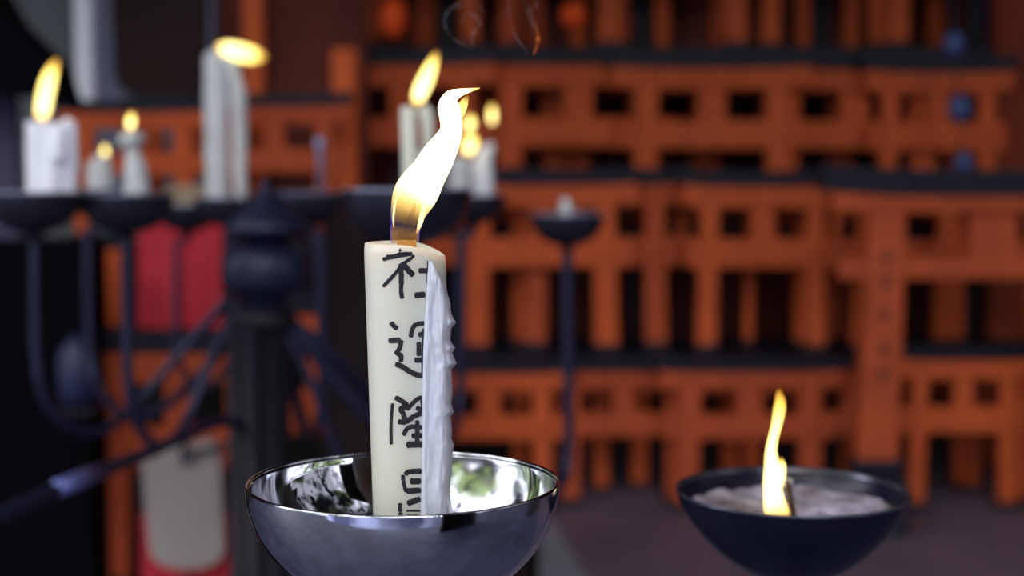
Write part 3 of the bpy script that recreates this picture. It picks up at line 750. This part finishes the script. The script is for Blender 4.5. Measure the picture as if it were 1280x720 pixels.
o = mesh('roof_brace', prism([(-80, -120), (-10, -10), (8, 22), (66, 80), (80, 132), (30, 118), (-80, 110)], 2.2, .1), soot, None, smooth=False); tag(o, 'near-black slanting timber behind the leftmost flame', 'timber')
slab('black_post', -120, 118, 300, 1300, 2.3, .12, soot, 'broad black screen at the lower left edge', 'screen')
slab('purple_cloth', -40, 22, 118, 300, 2.34, .02, pbr('purple_cloth', (.055, .043, .09), .8), 'dim purple cloth at the far left beside the stout candle', 'cloth')
slab('black_board', 404, 468, 240, 760, 2.1, .05, pbr('dark_brown', (.020, .012, .013), .9, spec=.1), 'dark brown board upright behind the inscribed candle', 'board')
# red cloth
def cloth(x0, x1, y0, y1, Y, th=.004):
    V, Fs = [], []; NX, NZ = 26, 14
    for lay in (0, 1):
        for j in range(NZ+1):
            for i in range(NX+1):
                u, v = i/NX, j/NZ; w = .014*math.sin(u*11+v*.9)*(.4+.6*v)
                sh = 1-.08*v*(1-2*u)
                V.append(PY(x0+(x1-x0)*u, y0+(y1-y0)*v+3*math.sin(u*7)*v, Y+w+lay*th))
    M = (NX+1)*(NZ+1)
    for j in range(NZ):
        for i in range(NX):
            a = j*(NX+1)+i; Fs.append((a, a+1, a+NX+2, a+NX+1)); Fs.append((a+M, a+NX+1+M, a+NX+2+M, a+1+M))
    rim = [i for i in range(NX+1)]+[(j+1)*(NX+1)-1 for j in range(1, NZ+1)]+[NZ*(NX+1)+i for i in range(NX-1, -1, -1)]+[j*(NX+1) for j in range(NZ-1, 0, -1)]
    for a, b in zip(rim, rim[1:]+rim[:1]): Fs.append((a, a+M, b+M, b))
    return V, Fs
o = mesh('red_cloth', cloth(172, 278, 262, 434, 2.5), redcloth, None); tag(o, 'crimson cloth hanging below the shelf behind the stand arms', 'cloth')
o = mesh('red_cloth', cloth(176, 292, 640, 780, 2.38), redcloth, None); tag(o, 'crimson cloth at the bottom left below the pale plaque', 'cloth')
# plaques
pq = root('wooden_plaque', 'pale grey-brown wooden plaque with rounded bottom hanging low at the left', 'plaque', PY(232, 712, 2.30))
pl = [(176, 572), (262, 548), (274, 560), (280, 690)]
for k in range(9):
    a = k/8*PI; pl.append((233+46*math.cos(a), 690+22*math.sin(a)))
pl += [(184, 660)]
mesh('board', prism(pl, 2.30, .015), plaque_m, pq, smooth=False)
mesh('cord', tube([(PY(x, y, 2.29), .005) for x, y in spline([(300, 548), (270, 560), (245, 566), (232, 578), (228, 566), (232, 552)], 6)], 8), cord_m, pq)
o = mesh('wooden_plaque', prism([(205, 236), (222, 231), (270, 232), (274, 262), (268, 303), (206, 303)], 2.64, .015), plaque_y, None, smooth=False); tag(o, 'straw-coloured wooden plaque behind the cups, between twisted and grooved candles', 'plaque')
c = PY(97, 458, 2.2)
o = mesh('blue_object', lathe((c.x, c.y, c.z-.03), [(.02, -.03), (.028, -.02), (.03, .02), (.028, .055), (.015, .07), (.008, .08)], 24, True, True), bluepl, None); tag(o, 'small blue jar in shadow beyond the leftmost curved arm', 'jar')
big_foot = PY(1098, 590, 2.72)
o = mesh('support_block', box(big_foot.x-.045, big_foot.x+.045, 2.66, 2.78, zled, big_foot.z, .003), blackpaint, None, smooth=False); tag(o, 'black block under the left pillar of the largest torii', 'block')
big_foot = PY(1372, 590, 2.72)
o = mesh('support_block', box(big_foot.x-.045, big_foot.x+.045, 2.66, 2.78, zled, big_foot.z, .003), blackpaint, None, smooth=False); tag(o, 'black block under the right pillar of the largest torii', 'block')
o = mesh('jar_bracket', box(c.x-.035, c.x+.035, 2.16, 2.301, c.z-.072, c.z-.0605, .002), iron, None, smooth=False); tag(o, 'small black bracket under the blue jar', 'bracket')

# ------------------------------------------------------------------ daylight
w = bpy.data.worlds.new('world'); sc.world = w; w.use_nodes = True
nt = w.node_tree; nt.nodes.clear(); L = nt.links.new
out = nt.nodes.new('ShaderNodeOutputWorld'); bg = nt.nodes.new('ShaderNodeBackground'); L(bg.outputs[0], out.inputs[0])
tcn = nt.nodes.new('ShaderNodeTexCoord'); sep = nt.nodes.new('ShaderNodeSeparateXYZ'); L(tcn.outputs['Generated'], sep.inputs[0])
def mrange(src, a, b, c, d):
    n = nt.nodes.new('ShaderNodeMapRange'); n.interpolation_type = 'SMOOTHSTEP'
    n.inputs[1].default_value = a; n.inputs[2].default_value = b; n.inputs[3].default_value = c; n.inputs[4].default_value = d
    L(src, n.inputs[0]); return n.outputs[0]
def mul(a, b, op='MULTIPLY'):
    n = nt.nodes.new('ShaderNodeMath'); n.operation = op
    for i, x in enumerate((a, b)):
        if isinstance(x, (int, float)): n.inputs[i].default_value = x
        else: L(x, n.inputs[i])
    return n.outputs[0]
def mixc(f, a, b):
    n = nt.nodes.new('ShaderNodeMix'); n.data_type = 'RGBA'; L(f, n.inputs['Factor'])
    for i, x in ((6, a), (7, b)):
        if isinstance(x, tuple): n.inputs[i].default_value = (*x, 1)
        else: L(x, n.inputs[i])
    return n.outputs[2]
mp = nt.nodes.new('ShaderNodeMapping'); mp.inputs['Scale'].default_value = (1, 1, .55); L(tcn.outputs['Generated'], mp.inputs[0])
n1 = nt.nodes.new('ShaderNodeTexNoise'); n1.inputs['Scale'].default_value = 3.1; n1.inputs['Detail'].default_value = 5; L(mp.outputs[0], n1.inputs['Vector'])
n2 = nt.nodes.new('ShaderNodeTexNoise'); n2.inputs['Scale'].default_value = 9; n2.inputs['Detail'].default_value = 6; L(mp.outputs[0], n2.inputs['Vector'])
mp3 = nt.nodes.new('ShaderNodeMapping'); mp3.inputs['Scale'].default_value = (9, 9, .8); L(tcn.outputs['Generated'], mp3.inputs[0])
n3 = nt.nodes.new('ShaderNodeTexNoise'); n3.inputs['Scale'].default_value = 1.6; n3.inputs['Detail'].default_value = 2; L(mp3.outputs[0], n3.inputs['Vector'])
patch = mul(mrange(n1.outputs['Fac'], .46, .60, 0, 1), mrange(n2.outputs['Fac'], .35, .55, .25, 1))
leaf = mixc(mrange(n2.outputs['Fac'], .42, .62, 0, 1), (.03, .045, .03), (.50, .66, .24))
skyc = (7.0, 7.1, 8.2)
trees = mixc(patch, leaf, skyc)
trees = mixc(mrange(n3.outputs['Fac'], .57, .62, 0, 1), trees, (.03, .02, .02))
trees = mixc(mrange(sep.outputs['Z'], .62, .85, 0, 1), trees, (.05, .05, .08))      # eaves overhead
lowc = mixc(mrange(n1.outputs['Fac'], .45, .6, 0, 1), (.10, .11, .22), (.48, .52, .85))
trees = mixc(mrange(sep.outputs['Z'], -.05, .05, 1, 0), trees, lowc)
back = mul(mrange(mul(mul(sep.outputs['Y'], -1), mul(sep.outputs['X'], -.35), 'ADD'), -.05, .45, 0, 1), mrange(sep.outputs['X'], .45, .85, 0, .16), 'MAXIMUM')
side = mrange(sep.outputs['X'], -.8, .7, 1.55, .42)
fin = mixc(back, (.012, .012, .02), trees)
L(fin, bg.inputs['Color']); L(side, bg.inputs['Strength'])

sc.view_settings.view_transform = 'Standard'; sc.view_settings.look = 'None'; sc.view_settings.gamma = 1
sc.view_settings.use_curve_mapping = False; sc.view_settings.exposure = 0
sc.cycles.sample_clamp_indirect = 4
sc.cycles.caustics_reflective = False; sc.cycles.caustics_refractive = False
sc.cycles.max_bounces = 8; sc.cycles.transparent_max_bounces = 16
